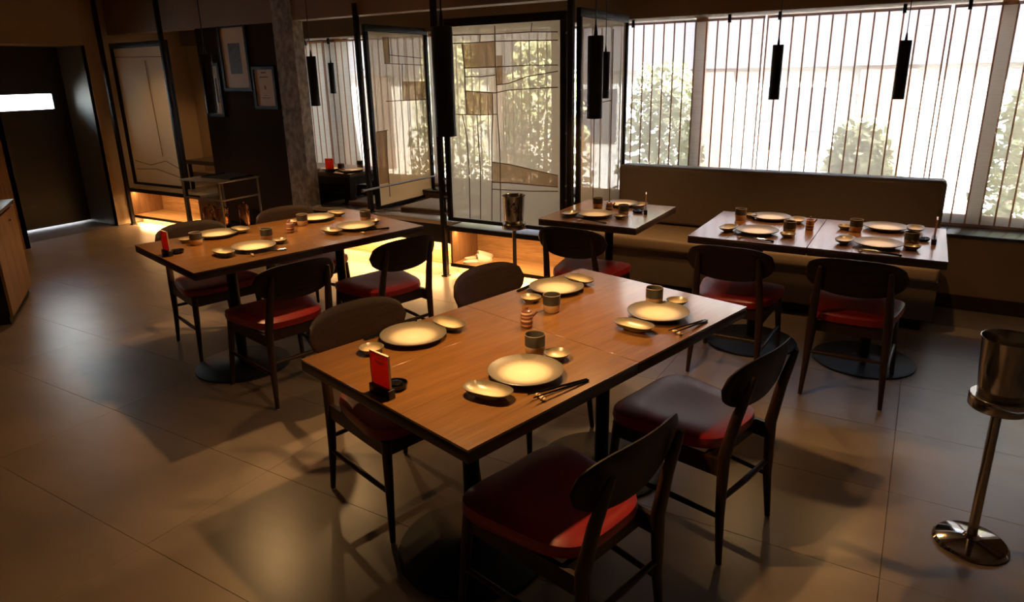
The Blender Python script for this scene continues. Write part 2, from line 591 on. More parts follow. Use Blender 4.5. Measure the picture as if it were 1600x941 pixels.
def shrub(x, y, h, w, label):
    r = empty('shrub', (x, y, -.25)); tag(r, label, 'shrub', 'shrubs outside the windows')
    MB().tube([(0, 0, 0), (.03, .02, h * .5)], [.03, .015], 6).obj('stem', MT['bark'], r)
    bm = bmesh.new()
    for k in range(2200):
        u = random.random() ** .5
        a = random.random() * 2 * pi
        z = h * (.12 + .88 * random.random())
        rr = w * u * (1 - .55 * (z / h) ** 2)
        c = Vector((rr * cos(a), rr * sin(a), z))
        s = .03 + .05 * random.random()
        d1 = Vector((random.uniform(-1, 1), random.uniform(-1, 1), random.uniform(-.4, 1))).normalized()
        d2 = d1.cross(Vector((random.uniform(-1, 1), random.uniform(-1, 1), random.uniform(-1, 1)))).normalized()
        vs = [bm.verts.new(c + d1 * s * i + d2 * s * .5 * j) for i, j in ((-1, 0), (0, -1), (1, 0), (0, 1))]
        bm.faces.new(vs)
    m = MB(); m._merge(bm)
    o = m.obj('foliage', MT['leaf'], r, smooth=False); o['kind'] = 'stuff'
for k, (x, y, h, w, lb) in enumerate([
        (-2.55, 7.6, 2.0, .55, 'leafy shrub outside behind the beige screen panel'),
        (-.55, 7.9, 1.4, .45, 'low leafy shrub outside behind the banquette middle'),
        (1.0, 7.7, 2.0, .6, 'leafy shrub outside the rightmost blind'),
        (-4.3, 8.0, 2.3, .7, 'leafy shrub outside behind the patchwork linen screen'),
        (-6.0, 8.3, 2.4, .7, 'leafy shrub outside behind the side-on linen screen')]):
    shrub(x, y, h, w, lb)
b2 = BX(-19, 0, -.25, -18.5, 16, 6).obj('bounce_wall', MT['bounce_white']); tag(b2, 'white wall added outside the entrance door slot to reflect sunlight in', 'wall')  # added reflector, throws sunlight through the door slot

# ------------------------------------------------------------------ raised booths
def led_strip(name, parent, x0, x1, y, z, power, off):
    BX(x0, y - .008, z, x1, y + .008, z + .008).obj(name, MT['led'], parent, loc=off)
    l = area_light('led_light', ((x0 + x1) / 2 + off[0], y + off[1], z - .004 + off[2]), x1 - x0, .02, power, WARM, (0, 0, -1), parent=parent)

def booth_platform(x0, x1, yf, label, niche, led_w, well=None):
    r = empty('booth_platform', ((x0 + x1) / 2, yf, 0)); tag(r, label, 'platform', 'raised booth platforms')
    off = (-(x0 + x1) / 2, -yf, 0)
    yb = 5.58
    if well:
        wx0, wx1, wy0, wy1 = well
        for bb in ((x0, yf, .405, x1, wy0, .44), (x0, wy0, .405, wx0, yb, .44), (wx1, wy0, .405, x1, yb, .44), (wx0, wy1, .405, wx1, yb, .44)):
            BX(*bb, bev=.004).obj('deck_board', MT['mat_grey'], r, loc=off)
        for bb in ((wx0 - .02, wy0, .02, wx0, wy1, .405), (wx1, wy0, .02, wx1 + .02, wy1, .405), (wx0, wy1, .02, wx1, wy1 + .02, .405), (wx0, wy0 - .02, .02, wx1, wy0, .405)):
            BX(*bb).obj('well_side', MT['frame'], r, loc=off)
    else:
        BX(x0, yf + .03, .405, x1, yb, .44, bev=.004).obj('deck_board', MT['mat_grey'], r, loc=off)
        BX(x0, yf, .40, x1, yf + .03, .441, bev=.003).obj('nosing', MT['frame'], r, loc=off)
    if niche:
        BX(x0, yf + .01, .085, x1, yf + .40, .11).obj('shelf', MT['oak'], r, loc=off)
        BX(x0, yf, .082, x1, yf + .012, .112).obj('shelf_lip', MT['frame'], r, loc=off)
        BX(x0, yf + .40, .0, x1, yf + .42, .405).obj('back_panel', MT['oak'], r, loc=off)
        for xx in (x0, x1 - .02):
            BX(xx, yf + .01, .11, xx + .02, yf + .40, .405).obj('side_panel', MT['oak_z'], r, loc=off)
        BX(x0, yf + .12, .0, x1, yf + .14, .085).obj('plinth', MT['oak'], r, loc=off)
        led_strip('led_strip', r, x0 + .03, x1 - .03, yf + .06, .394, led_w * .26, off)
        led_strip('led_strip', r, x0 + .03, x1 - .03, yf + .06, .072, led_w, off)
    else:
        BX(x0, yf, .24, x1, yf + .03, .405).obj('fascia', MT['frame'], r, loc=off)
        BX(x0, yf + .14, .0, x1, yf + .16, .405).obj('plinth', MT['oak'], r, loc=off)
        BX(x0, yf + .03, .235, x1, yf + .14, .245).obj('soffit', MT['frame'], r, loc=off)
        led_strip('led_strip', r, x0 + .03, x1 - .03, yf + .08, .222, led_w, off)
    return r
booth_platform(-3.40, -2.28, 4.62, 'raised booth platform with lit shoe niche below the patchwork screen', True, LED_W)
booth_platform(-5.23, -3.44, 4.77, 'raised booth platform with leg well, under the side-on screen', False, LED_W * 1.6, (-5.2, -4.90, 5.02, 5.5))
booth_platform(-8.25, -6.90, 4.68, 'raised booth platform with lit shoe niche beside the entrance', True, LED_W)
# part of the middle booth behind the pillar
o = BX(-6.60, 5.0, 0, -5.24, 5.58, .44).obj('booth_step', MT['frame']); tag(o, 'dark raised step behind the concrete pillar', 'step')

# posts of the booths
def post(x, y, z0, z1, label, s=.042):
    r = empty('booth_post', (x, y, z0)); tag(r, label, 'post', 'black posts of the booths')
    BX(-s / 2, -s / 2, 0, s / 2, s / 2, z1 - z0, bev=.004).obj('upright', MT['frame'], r)
    BX(-s / 2 - .008, -s / 2 - .008, 0, s / 2 + .008, s / 2 + .008, .012).obj('foot_plate', MT['black'], r)
    return r
def post_knobs(r, zs, dx):
    for z in zs:
        MB().tube([(0, 0, z), (dx, 0, z)], .008, 8).obj('hinge_pin', MT['grey_metal'], r)
p2 = post(-3.428, 4.585, 0, 2.6, 'black post left of the patchwork linen screen'); post_knobs(p2, (.56, .7, .85, 1.9), .05)
p1 = post(-4.44, 4.80, .44, 2.3, 'black post at the near edge of the side-on linen screen'); post_knobs(p1, (.6, 1.3, 2.0), .04)
p3 = post(-2.24, 4.60, 0, 2.6, 'black post right of the patchwork linen screen')
post_knobs(p3, (.75, .86, 1.25, 1.95), -.04)
p4 = post(-8.19, 4.64, .0, 2.6, 'black post left of the dim linen screen by the entrance')
p5 = post(-7.05, 4.64, .0, 2.6, 'black post right of the dim linen screen by the entrance')

def screen(name_label, origin, axis, w, z0, z1, seams=(), patches=(), fabric='linen', fr=.045, top=.06, thick=.035, patch_mat='linen_dark'):
    """framed hanging; axis 'x' or 'y'; seam and patch points are (along, z) measured from origin"""
    r = empty('fabric_screen', (origin[0], origin[1], z0)); tag(r, name_label, 'screen', 'linen screens of the booths')
    def V(a, z, d=0.):
        return (a, d, z - z0) if axis == 'x' else (d, a, z - z0)
    def bar(nm, a0, a1, za, zb):
        m = MB()
        p, q = V(a0, za, -thick / 2), V(a1, zb, thick / 2)
        m.box(min(p[0], q[0]), min(p[1], q[1]), p[2], max(p[0], q[0]), max(p[1], q[1]), q[2], bev=.003)
        m.obj(nm, MT['frame'], r)
    bar('top_rail', 0, w, z1 - top, z1); bar('bottom_rail', 0, w, z0, z0 + .028)
    bar('stile', 0, fr, z0 + .028, z1 - top); bar('stile', w - fr, w, z0 + .028, z1 - top)
    bm = bmesh.new()
    # cloth with a little slack
    N, K = 14, 18
    g = [[bm.verts.new(V(fr + (w - 2 * fr) * i / N, z0 + .028 + (z1 - top - z0 - .028) * k / K,
                         .003 * sin(7 * i / N + 2) * sin(pi * k / K))) for i in range(N + 1)] for k in range(K + 1)]
    for k in range(K):
        for i in range(N):
            bm.faces.new((g[k][i], g[k][i + 1], g[k + 1][i + 1], g[k + 1][i]))
    m = MB(); m._merge(bm); m.obj('linen_cloth', MT[fabric], r)
    nrm = (0, 1, 0) if axis == 'x' else (1, 0, 0)
    side = -1 if axis == 'x' else 1
    for line in seams:
        m = MB()
        m.tube([V(a, z, side * .006) for a, z in line], .0038, 5)
        m.obj('seam', MT['seam'], r)
    for pts in patches:
        bm = bmesh.new()
        bm.faces.new([bm.verts.new(V(a, z, side * .005)) for a, z in pts])
        m = MB(); m._merge(bm); m.obj('patch', MT[patch_mat], r, smooth=False)
    return r

def sh(lines, d):
    return [[(a - d, z) for a, z in l] for l in lines]
S2 = dict(seams=[
    [(-3.36, 1.925), (-3.279, 1.917), (-3.109, 1.914), (-2.884, 1.918), (-2.351, 1.905)],
    [(-3.181, 1.73), (-2.89, 1.732), (-2.575, 1.739), (-2.351, 1.734)],
    [(-3.174, 1.665), (-3.015, 1.663), (-2.892, 1.673)],
    [(-2.884, 1.6), (-2.772, 1.61), (-2.615, 1.657), (-2.351, 1.692)],
    [(-3.179, 1.558), (-2.896, 1.541), (-2.774, 1.561), (-2.577, 1.571), (-2.351, 1.579)],
    [(-3.35, 1.376), (-3.026, 1.374), (-2.88, 1.381)],
    [(-2.884, 2.03), (-2.884, 1.735), (-2.879, 1.553), (-2.88, 1.384), (-2.869, 1.196), (-2.865, .95), (-2.874, .53)],
    [(-3.19, 1.908), (-3.171, 1.724), (-3.173, 1.554), (-3.166, 1.372)],
    [(-3.21, 1.372), (-3.174, 1.187), (-3.164, .934), (-3.174, .53)],
    [(-3.069, 1.374), (-3.062, 1.119), (-3.054, .94), (-3.069, .53)],
    [(-2.92, 1.536), (-2.921, 1.384), (-2.936, 1.194), (-2.942, 1.017)],
    [(-2.944, 1.008), (-2.787, .998), (-2.585, .968), (-2.351, .934)],
    [(-2.949, .846), (-2.791, .85), (-2.351, .845)],
    [(-2.951, .791), (-2.876, .791), (-2.587, .798), (-2.351, .814)],
    [(-2.942, 1.017), (-2.947, .846), (-2.958, .53)],
    [(-2.562, 2.032), (-2.572, 1.971)], [(-3.014, 1.975), (-3.022, 1.919)],
    [(-3.36, 1.98), (-2.882, 1.969), (-2.572, 1.971), (-2.352, 1.961)]],
    patches=[[(-3.19, 1.908), (-2.884, 1.913), (-2.884, 1.732), (-3.175, 1.729)],
             [(-3.173, 1.554), (-2.916, 1.54), (-2.921, 1.384), (-3.166, 1.372)],
             [(-2.86, 1.007), (-2.351, .934), (-2.351, .845), (-2.868, .847)],
             [(-2.937, 1.012), (-2.866, 1.006), (-2.87, .851), (-2.943, .846)],
             [(-2.877, 1.816), (-2.823, 1.815), (-2.829, 1.606), (-2.879, 1.603)]])
screen('large patchwork linen screen with stitched seams and dark patches', (-3.395, 4.62), 'x', 1.11, .495, 2.10,
       sh(S2['seams'], -3.395), sh(S2['patches'], -3.395))
S1 = dict(seams=[[(5.199, 1.872), (5.693, 1.848)], [(5.122, 1.796), (5.687, 1.782)], [(5.375, 1.787), (5.349, 1.444)], [(5.108, 1.454), (5.725, 1.449)],
                 [(5.199, 2.03), (5.197, 1.8)], [(4.95, 1.183), (5.10, 1.186)], [(5.078, 1.182), (5.067, .944), (5.064, .55)]],
          patches=[[(5.113, 2.028), (5.2, 2.032), (5.197, 1.8), (5.122, 1.796)], [(5.368, 1.631), (5.724, 1.625), (5.707, 1.439), (5.356, 1.447)],
                   [(4.93, 1.183), (5.078, 1.182), (5.067, .944), (5.064, .689), (4.93, .688)]])
screen('linen screen standing side-on to the windows, dividing two booths', (-4.43, 4.87), 'y', .915, .455, 2.13,
       sh(S1['seams'], 4.87), sh(S1['patches'], 4.87), fabric='linen')
screen('dim brown linen screen beside the entrance door', (-8.14, 4.72), 'x', 1.05, .495, 2.10,
       [[(.1, .78), (.4, .74), (.7, .80), (.95, .72)], [(.1, .68), (.5, .70), (.95, .62)], [(.06, 1.95), (.98, 1.93)], [(.62, 1.9), (.66, .85)]],
       [[(.3, 1.75), (.6, 1.75), (.6, 1.4), (.3, 1.4)]], fabric='linen_pale', patch_mat='linen_pale')
screen('beige linen panel at the left end of the taupe banquette', (-2.21, 4.66), 'y', .92, .10, 2.12,
       [[(.28, 2.0), (.28, .2)], [(.62, 2.0), (.62, .2)], [(.28, 1.45), (.62, 1.46)]], [], fabric='linen_pale', fr=.03)
# handrail along the side-on screen
hr = empty('hand_rail', (-4.40, 4.84, .66)); tag(hr, 'thin dark metal rail running along the side-on linen screen', 'rail')
MB().tube([(0, -.16, .01), (0, .95, 0)], .010, 10).obj('bar', MT['grey_metal'], hr)
MB().tube([(0, -.16, .01), (0, -.185, .01)], .016, 10).obj('end_cap', MT['steel'], hr)
for yy in (.1, .85):
    MB().tube([(0, yy, 0), (-.012, yy, 0)], .006, 8).obj('bracket', MT['grey_metal'], hr)
# floor cushions on the deck
def zabuton(x, y, rz, label):
    r = empty('floor_cushion', (x, y, .441), rz); tag(r, label, 'cushion', 'floor cushions in the booths')
    BX(-.25, -.25, 0, .25, .25, .022, bev=.008).obj('cushion_base', MT['cushion_side'], r)
    BX(-.245, -.245, .0222, .245, .245, .038, bev=.007).obj('cushion_top', MT['cushion'], r)
zabuton(-4.02, 5.27, .03, 'cream floor cushion right of the side-on screen')
zabuton(-4.70, 5.27, 0, 'cream floor cushion tucked left of the side-on screen')

# ------------------------------------------------------------------ banquette
bq = empty('banquette', (-1.0, 5.1, 0)); tag(bq, 'long taupe upholstered banquette below the bamboo blinds', 'banquette')
off = (1.0, -5.1, 0)
BX(-2.17, 5.38, .46, .18, 5.55, .935, bev=.035, seg=4).obj('backrest', MT['leather'], bq, loc=off)
BX(-2.19, 4.86, .36, .20, 5.40, .46, bev=.025, seg=3).obj('seat_cushion', MT['seat_tan'], bq, loc=off)
BX(-2.19, 4.89, .10, .20, 5.55, .36).obj('base', MT['leather'], bq, loc=off)
BX(-2.15, 4.98, .0, .14, 5.52, .10).obj('plinth', MT['frame'], bq, loc=off)

# ------------------------------------------------------------------ tables
TA = radians(14.288)
def table(cx, cy, lx, ly, rz, label, planks=3):
    """lx = size across the boards, ly = size along the boards"""
    r = empty('restaurant_table', (cx, cy, 0), rz); tag(r, label, 'table', 'wood-topped pedestal tables')
    BX(-lx / 2, -ly / 2, .706, lx / 2, ly / 2, .7425, bev=.004).obj('tabletop', MT['table_edge'], r)  # dark slab puts the edge's shade into its colour
    pw = lx / planks
    for k in range(planks):
        x0 = -lx / 2 + pw * k
        o = BX(-pw / 2 + .0004, -ly / 2, -.0075, pw / 2 - .0004, ly / 2, 0, bev=.0004, seg=1).obj('plank', MT['table'], r)
        o.location = (x0 + pw / 2, 0, .75)
    MB().tube([(0, 0, .03), (0, 0, .70)], .030, 20).obj('pole', MT['iron'], r)
    BX(-.17, -.17, .698, .17, .17, .706).obj('mounting_plate', MT['iron'], r)
    MB().lathe([(0, 0), (.278, 0), (.28, .004), (.278, .010), (.262, .014), (.06, .028), (.036, .040), (0, .040)], 56).obj('base_disc', MT['iron'], r)
    return r
e = Vector((sin(TA), cos(TA), 0)); n = Vector((cos(TA), -sin(TA), 0))
def grp(ox, oy, L, W):
    O = Vector((ox, oy, 0))
    return O, [O + n * W / 2 + e * L * .25, O + n * W / 2 + e * L * .75]
OM, CM = grp(-1.749, 1.478, 1.522, .872)
OL, CL = grp(-3.942, 2.214, 1.459, .904)
G = .0015
table(*CM[0].xy, .872, .761 - 2 * G, -TA, 'nearest pedestal table, its wood top warmly lit, with a red card')
table(*CM[1].xy, .872, .761 - 2 * G, -TA, 'pedestal table joined behind the nearest one, window light on its corner')
table(*CL[0].xy, .904, .7295 - 2 * G, -TA, 'left-hand pedestal table with a red card at its outer end')
table(*CL[1].xy, .904, .7295 - 2 * G, -TA, 'left-hand pedestal table nearer the side-on linen screen')
table(-.791, 4.278, .652 - 2 * G, .827, 0, 'left one of the two joined tables at the banquette')
table(-.139, 4.278, .652 - 2 * G, .827, 0, 'right one of the two joined tables at the banquette')
table(-1.797, 4.31, .687, .794, 0, 'single pedestal table by the beige linen panel')

# booth table over the leg well
bt = empty('booth_table', (-5.45, 5.38, .06)); tag(bt, 'dark square table in the raised booth behind the pillar', 'table')
off = (5.45, -5.38, -.06)
BX(-6.05, 5.0, .715, -4.87, 5.57, .755, bev=.004).obj('tabletop', MT['table_edge'], bt, loc=off)
BX(-6.0, 5.02, .63, -4.9, 5.55, .715).obj('apron', MT['frame'], bt, loc=off)
for x, y in ((-5.0, 5.03), (-5.0, 5.40)):
    BX(x, y, .06, x + .085, y + .085, .63).obj('leg', MT['frame'], bt, loc=off)
for x, y in ((-6.0, 5.03), (-6.0, 5.46)):
    BX(x, y, .441, x + .085, y + .085, .63).obj('leg', MT['frame'], bt, loc=off)
fs = empty('floor_bench', (-5.75, 5.52, .44)); tag(fs, 'low tan bench under the booth table, behind the pillar', 'bench')
BX(-.42, -.06, 0, .42, .05, .09, bev=.02).obj('seat', MT['seat_tan'], fs)
BX(-.42, .02, .09, .42, .05, .19, bev=.01).obj('back_board', MT['oak'], fs)

# ------------------------------------------------------------------ chairs
def superell(a, b, p, n):
    out = []
    for k in range(n):
        t = 2 * pi * k / n
        c, s = cos(t), sin(t)
        out.append((a * math.copysign(abs(c) ** (2 / p), c), b * math.copysign(abs(s) ** (2 / p), s)))
    return out

def chair_proto():
    r = empty('dining_chair')
    # seat cushion, wider at the front
    bm = bmesh.new()
    NR = 44
    prof = [(.0, .412), (.90, .410), (.985, .420), (1.0, .437), (.985, .452), (.90, .461), (.6, .464), (.3, .461), (0, .460)]
    rings = []
    for f, z in prof:
        if f == 0:
            rings.append([bm.verts.new((.03, 0, z))]); continue
        ring = []
        for x, y in superell(.222 * f, .235 * f, 4.2, NR):
            y *= 1 + .16 * (x / .222) if f > .01 else 1
            y *= .94
            zz = z + .010 * (abs(y) / .24) ** 2 * (1 if z > .45 else 0)
            ring.append(bm.verts.new((x + .03, y, zz)))
        rings.append(ring)
    for i in range(len(rings) - 1):
        A, B = rings[i], rings[i + 1]
        for k in range(NR):
            k2 = (k + 1) % NR
            if len(A) == 1: bm.faces.new((A[0], B[k2], B[k]))
            elif len(B) == 1: bm.faces.new((A[k], A[k2], B[0]))
            else: bm.faces.new((A[k], A[k2], B[k2], B[k]))
    bmesh.ops.recalc_face_normals(bm, faces=bm.faces[:])
    m = MB(); m._merge(bm); m.obj('seat', MT['vinyl'], r)
    # backrest: curved oval board
    bm = bmesh.new()
    NX, NZ = 26, 12
    for_s = {}
    def bp(i, k, s):
        y = -1 + 2 * i / NX
        hw, hh = .235, .100
        top = (1 - abs(y) ** 3.0) ** (1 / 2.4)
        bot = (1 - abs(y) ** 2.6) ** (1 / 2.0)
        t = -1 + 2 * k / NZ
        z = (top * .094 if t > 0 else bot * .104) * t
        yy = y * hw
        edge = max(0, 1 - abs(t) ** 6) * (1 if abs(y) < 1 else 0)
        th = .010 * (.25 + .75 * edge)
        x = -.272 + .85 * yy * yy - .20 * z + s * th
        return Vector((x, yy, .690 + z))
    F = [[bm.verts.new(bp(i, k, 1)) for k in range(NZ + 1)] for i in range(NX + 1)]
    B = [[bm.verts.new(bp(i, k, -1)) for k in range(NZ + 1)] for i in range(NX + 1)]
    for i in range(NX):
        for k in range(NZ):
            bm.faces.new((F[i][k], F[i + 1][k], F[i + 1][k + 1], F[i][k + 1]))
            bm.faces.new((B[i][k + 1], B[i + 1][k + 1], B[i + 1][k], B[i][k]))
        for k in (0, NZ):
            bm.faces.new((F[i][k], B[i][k], B[i + 1][k], F[i + 1][k]))
    bmesh.ops.remove_doubles(bm, verts=bm.verts[:], dist=.0004)
    bmesh.ops.recalc_face_normals(bm, faces=bm.faces[:])
    m = MB(); m._merge(bm); m.obj('backrest', MT['chair_h'], r)
    for s in (-1, 1):
        m = MB().tube([(.205, s * .195, .410), (.215, s * .203, .28), (.238, s * .222, .008)], [.019, .0175, .0105], 14)
        l = m.obj('front_leg', MT['chair'], r)
        MB().tube([(.2385, s * .2225, .008), (.239, s * .223, 0)], .008, 10).obj('foot', MT['plastic'], l)
        m = MB().tube([(-.240, s * .190, .008), (-.226, s * .181, .20), (-.222, s * .176, .42), (-.252, s * .166, .58), (-.286, s * .158, .70), (-.297, s * .1555, .735)],
                      [.0105, .0165, .0215, .019, .013, .008], 14)
        l = m.obj('rear_leg', MT['chair'], r)
        MB().tube([(-.2402, s * .1902, .008), (-.2408, s * .1906, 0)], .008, 10).obj('foot', MT['plastic'], l)
        mt = Matrix.Identity(4)
        b = MB()
        bm = bmesh.new()
        P = [(.205, s * .195), (-.222, s * .177)]
        vs = []
        for (x, y) in P:
            for dy in (-.0085, .0085):
                for z in (.345, .408):
                    vs.append(bm.verts.new((x, y + dy, z)))
        bmesh.ops.convex_hull(bm, input=vs)
        b._merge(bm); b.obj('side_rail', MT['chair'], r)
        MB().tube([(.222, s * .209, .205), (-.02, s * .197, .20), (-.226, s * .183, .19)], [.009, .0115, .009], 10).obj('side_stretcher', MT['chair'], r)
    BX(.195, -.19, .348, .212, .19, .408).obj('front_rail', MT['chair'], r)
    BX(-.165, -.172, .352, -.148, .172, .408).obj('rear_rail', MT['chair'], r)
    MB().tube([(-.224, -.178, .255), (-.226, 0, .255), (-.224, .178, .255)], [.009, .012, .009], 10).obj('rear_stretcher', MT['chair'], r)
    return r

proto = chair_proto()
used = [False]
def chair(x, y, rz, label):
    if not used[0]:
        r = proto; r.location = (x, y, 0); r.rotation_euler = (0, 0, rz); used[0] = True
    else:
        r = dup(proto, (x, y, 0), rz)
    tag(r, label, 'chair', 'dark wooden dining chairs with red seats')
def uvp(O, u, v):
    q = O + n * u + e * v
    return q.x, q.y
RN = -TA            # facing +n
RM = pi - TA        # facing -n
chair(*uvp(OM, .905, .335), RM, 'nearest chair, its red seat lit along the front edge')
chair(*uvp(OM, .895, 1.10), RM, 'chair right of the nearest table group, seat greyed by window light')
chair(*uvp(OM, -.038, .405), RN, 'chair pushed under the left side of the nearest table, behind the red card')
chair(*uvp(OM, -.038, 1.15), RN, 'chair at the far left of the near group, only its oval back showing')
chair(*uvp(OL, -.005, .415), RN, 'chair on the far side of the left-hand table with the red card')
chair(*uvp(OL, -.02, 1.09), RN, 'chair in front of the concrete pillar, behind the left-hand tables')
chair(*uvp(OL, .935, .41), RM, 'chair on the near side of the left-hand tables, bright red light on its seat')
chair(*uvp(OL, .935, 1.10), RM, 'chair before the lit booth platform, right of the left-hand tables')
chair(-.81, 3.855, pi / 2, 'left of the two chairs at the banquette tables')
chair(-.20, 3.855, pi / 2, 'right of the two chairs at the banquette tables')
chair(-1.775, 3.90, pi / 2, 'chair at the single table by the beige linen panel')

# ------------------------------------------------------------------ tableware
plate_me = MB().lathe([(0, .004), (.068, .004), (.070, 0), (.078, 0), (.082, .006), (.112, .0165), (.121, .0215), (.1225, .0235), (.1205, .0245), (.110, .0205), (.086, .0125), (.05, .0105), (0, .0100)], 64).mesh('plate', MT['plate'])
dish_me = MB().lathe([(0, .003), (.020, .003), (.021, 0), (.0245, 0), (.027, .005), (.038, .0145), (.0435, .0215), (.0445, .0235), (.0425, .0238), (.035, .0165), (.022, .0085), (0, .0068)], 40).mesh('dish', MT['dish'])
oval_me = MB().lathe([(0, .003), (.030, .003), (.031, 0), (.037, 0), (.041, .005), (.068, .016), (.0785, .0255), (.0800, .0275), (.0765, .0275), (.063, .0185), (.042, .0095), (0, .0080)], 48, .58, 1.0, 2.7).mesh('dish', MT['oval'])
cup_me = MB().lathe([(0, .003), (.024, .003), (.0255, 0), (.0285, .001), (.0335, .012), (.0352, .03), (.0352, .060), (.0358, .0735), (.0345, .0745), (.0328, .072), (.032, .030), (.028, .010), (0, .008)], 40).mesh('cup', MT['cup'])
bm = bmesh.new()
bmesh.ops.create_uvsphere(bm, u_segments=18, v_segments=10, radius=1)
for v in bm.verts:
    t = v.co.x
    w = .0085 * (.55 + .45 * min(1, abs(t) * 1.6))
    v.co = Vector((t * .026, v.co.y * w * 1.2, .0072 + v.co.z * .0072 * (.7 + .3 * abs(t))))
    v.co.z = max(0, v.co.z)
m_ = MB(); m_._merge(bm); rest_me = m_.mesh('chopstick_rest', MT['rest'])
stick_me = MB().tube([(-.115, 0, 0), (0, 0, 0), (.112, 0, 0), (.115, 0, 0)], [.0022, .0034, .0044, .0036], 8).mesh('chopstick', MT['lacquer'])

def piece(me, name, x, y, z, rz, label, cat, group):
    return tag(place(me, name, None, (x, y, z), rz), label, cat, group)

def setting(where, T, plate=None, oval=None, cup=None, dish=None, chops=None, rest=None, orz=0., z=.7502):
    if plate: piece(plate_me, 'dinner_plate', *plate, z, random.uniform(0, 6), 'round glazed plate with cream middle, ' + where, 'plate', 'round glazed dinner plates')
    if oval: piece(oval_me, 'oval_dish', *oval, z, orz, 'small oval glazed dish, ' + where, 'dish', 'oval glazed dishes')
    if cup: piece(cup_me, 'tea_cup', *cup, z, random.uniform(0, 6), 'two-tone grey and tan handleless cup, ' + where, 'cup', 'two-tone tea cups')
    if dish: piece(dish_me, 'sauce_dish', *dish, z, random.uniform(0, 6), 'small round sauce dish, ' + where, 'dish', 'round sauce dishes')
    if chops:
        a, b = Vector((*chops[0], 0)), Vector((*chops[1], 0))
        d = b - a; L = d.length; d.normalize()
        s = Vector((-d.y, d.x, 0))
        c = a + d * .115 if L < .23 else (a + b) / 2
        for k, q in ((-1, 'outer'), (1, 'inner')):
            o = piece(stick_me, 'chopstick', c.x + s.x * k * .0085, c.y + s.y * k * .0085, z + .0125, math.atan2(d.y, d.x) - k * .045,
                      'black chopstick, %s of the pair, %s' % (q, where), 'chopstick', 'black chopsticks')
            o.rotation_euler[1] = math.atan2(.0135, .19)
        if rest:
            rp = a + d * .038
            piece(rest_me, 'chopstick_rest', rp.x, rp.y, z, math.atan2(d.y, d.x) + pi / 2 - .15, 'cream pebble chopstick rest, ' + where, 'rest', 'cream chopstick rests')

OM2 = lambda u, v: uvp(OM, u, v)
setting('left side of the nearest table', OM, OM2(.141, .380), OM2(.155, .540), None, OM2(.138, .200), (OM2(.026, .475), OM2(.022, .262)), True, pi / 2 - TA - .05)
setting('right side of the nearest table', OM, OM2(.666, .430), OM2(.685, .247), OM2(.566, .581), OM2(.650, .600), (OM2(.806, .306), OM2(.836, .527)), True, pi / 2 - TA + .30 - pi)
setting('left side of the table joined behind the nearest', OM, OM2(.146, 1.168), OM2(.155, 1.318), OM2(.318, .945), OM2(.170, .978), (OM2(.026, 1.262), OM2(.036, 1.032)), True, pi / 2 - TA - .1)
setting('right side of the table joined behind the nearest', OM, OM2(.666, 1.186), OM2(.685, .995), OM2(.576, 1.293), OM2(.650, 1.348), (OM2(.826, 1.03), OM2(.836, 1.252)), True, pi / 2 - TA + .1)
setting('far side of the left-hand table with card', OL, (-3.690, 2.597), (-3.647, 2.736), (-3.604, 2.391), (-3.715, 2.40), None, None, pi / 2 - TA)
setting('near side of the left-hand table with card', OL, (-3.205, 2.475), (-3.238, 2.300), (-3.307, 2.655), (-3.182, 2.643), ((-3.095, 2.330), (-3.022, 2.545)), True, pi / 2 - TA + .1)
setting('far side of the left-hand table by the screen', OL, (-3.495, 3.232), (-3.474, 3.405), (-3.447, 3.064), (-3.525, 3.06), None, None, pi / 2 - TA)
setting('near side of the left-hand table by the screen', OL, (-3.054, 3.146), (-3.085, 2.965), (-3.148, 3.342), (-3.049, 3.31), ((-2.914, 3.013), (-2.859, 3.22)), True, pi / 2 - TA + .1)
setting('bench side of the left banquette table', OL, (-.779, 4.545), (-.612, 4.50), (-.947, 4.446), (-.905, 4.545), None, None, 0)
setting('chair side of the left banquette table', OL, (-.773, 4.105), (-.938, 4.095), (-.606, 4.174), (-.598, 4.075), ((-.872, 3.935), (-.66, 3.915)), True, -.15)
setting('bench side of the right banquette table', OL, (-.124, 4.525), (.028, 4.535), (-.273, 4.392), (-.335, 4.43), None, None, 0)
setting('chair side of the right banquette table', OL, (-.135, 4.065), (-.300, 4.065), (.016, 4.155), (.022, 4.06), ((-.246, 3.888), (-.04, 3.880)), True, -.15)
setting('bench side of the single table', OL, (-1.817, 4.58), (-1.672, 4.565), (-1.938, 4.43), None, None, None, 0)
setting('chair side of the single table', OL, (-1.832, 4.153), (-1.982, 4.085), (-1.672, 4.252), (-1.656, 4.15), ((-1.90, 3.975), (-1.69, 3.964)), True, -.15)
ZB = .7552
setting('left part of the booth table', OL, (-5.28, 5.17), None, (-5.12, 5.14), (-5.36, 5.03), None, None, 0, ZB)
setting('right part of the booth table', OL, (-4.99, 5.16), None, (-5.12, 5.42), (-4.95, 5.045), None, None, 0, ZB)

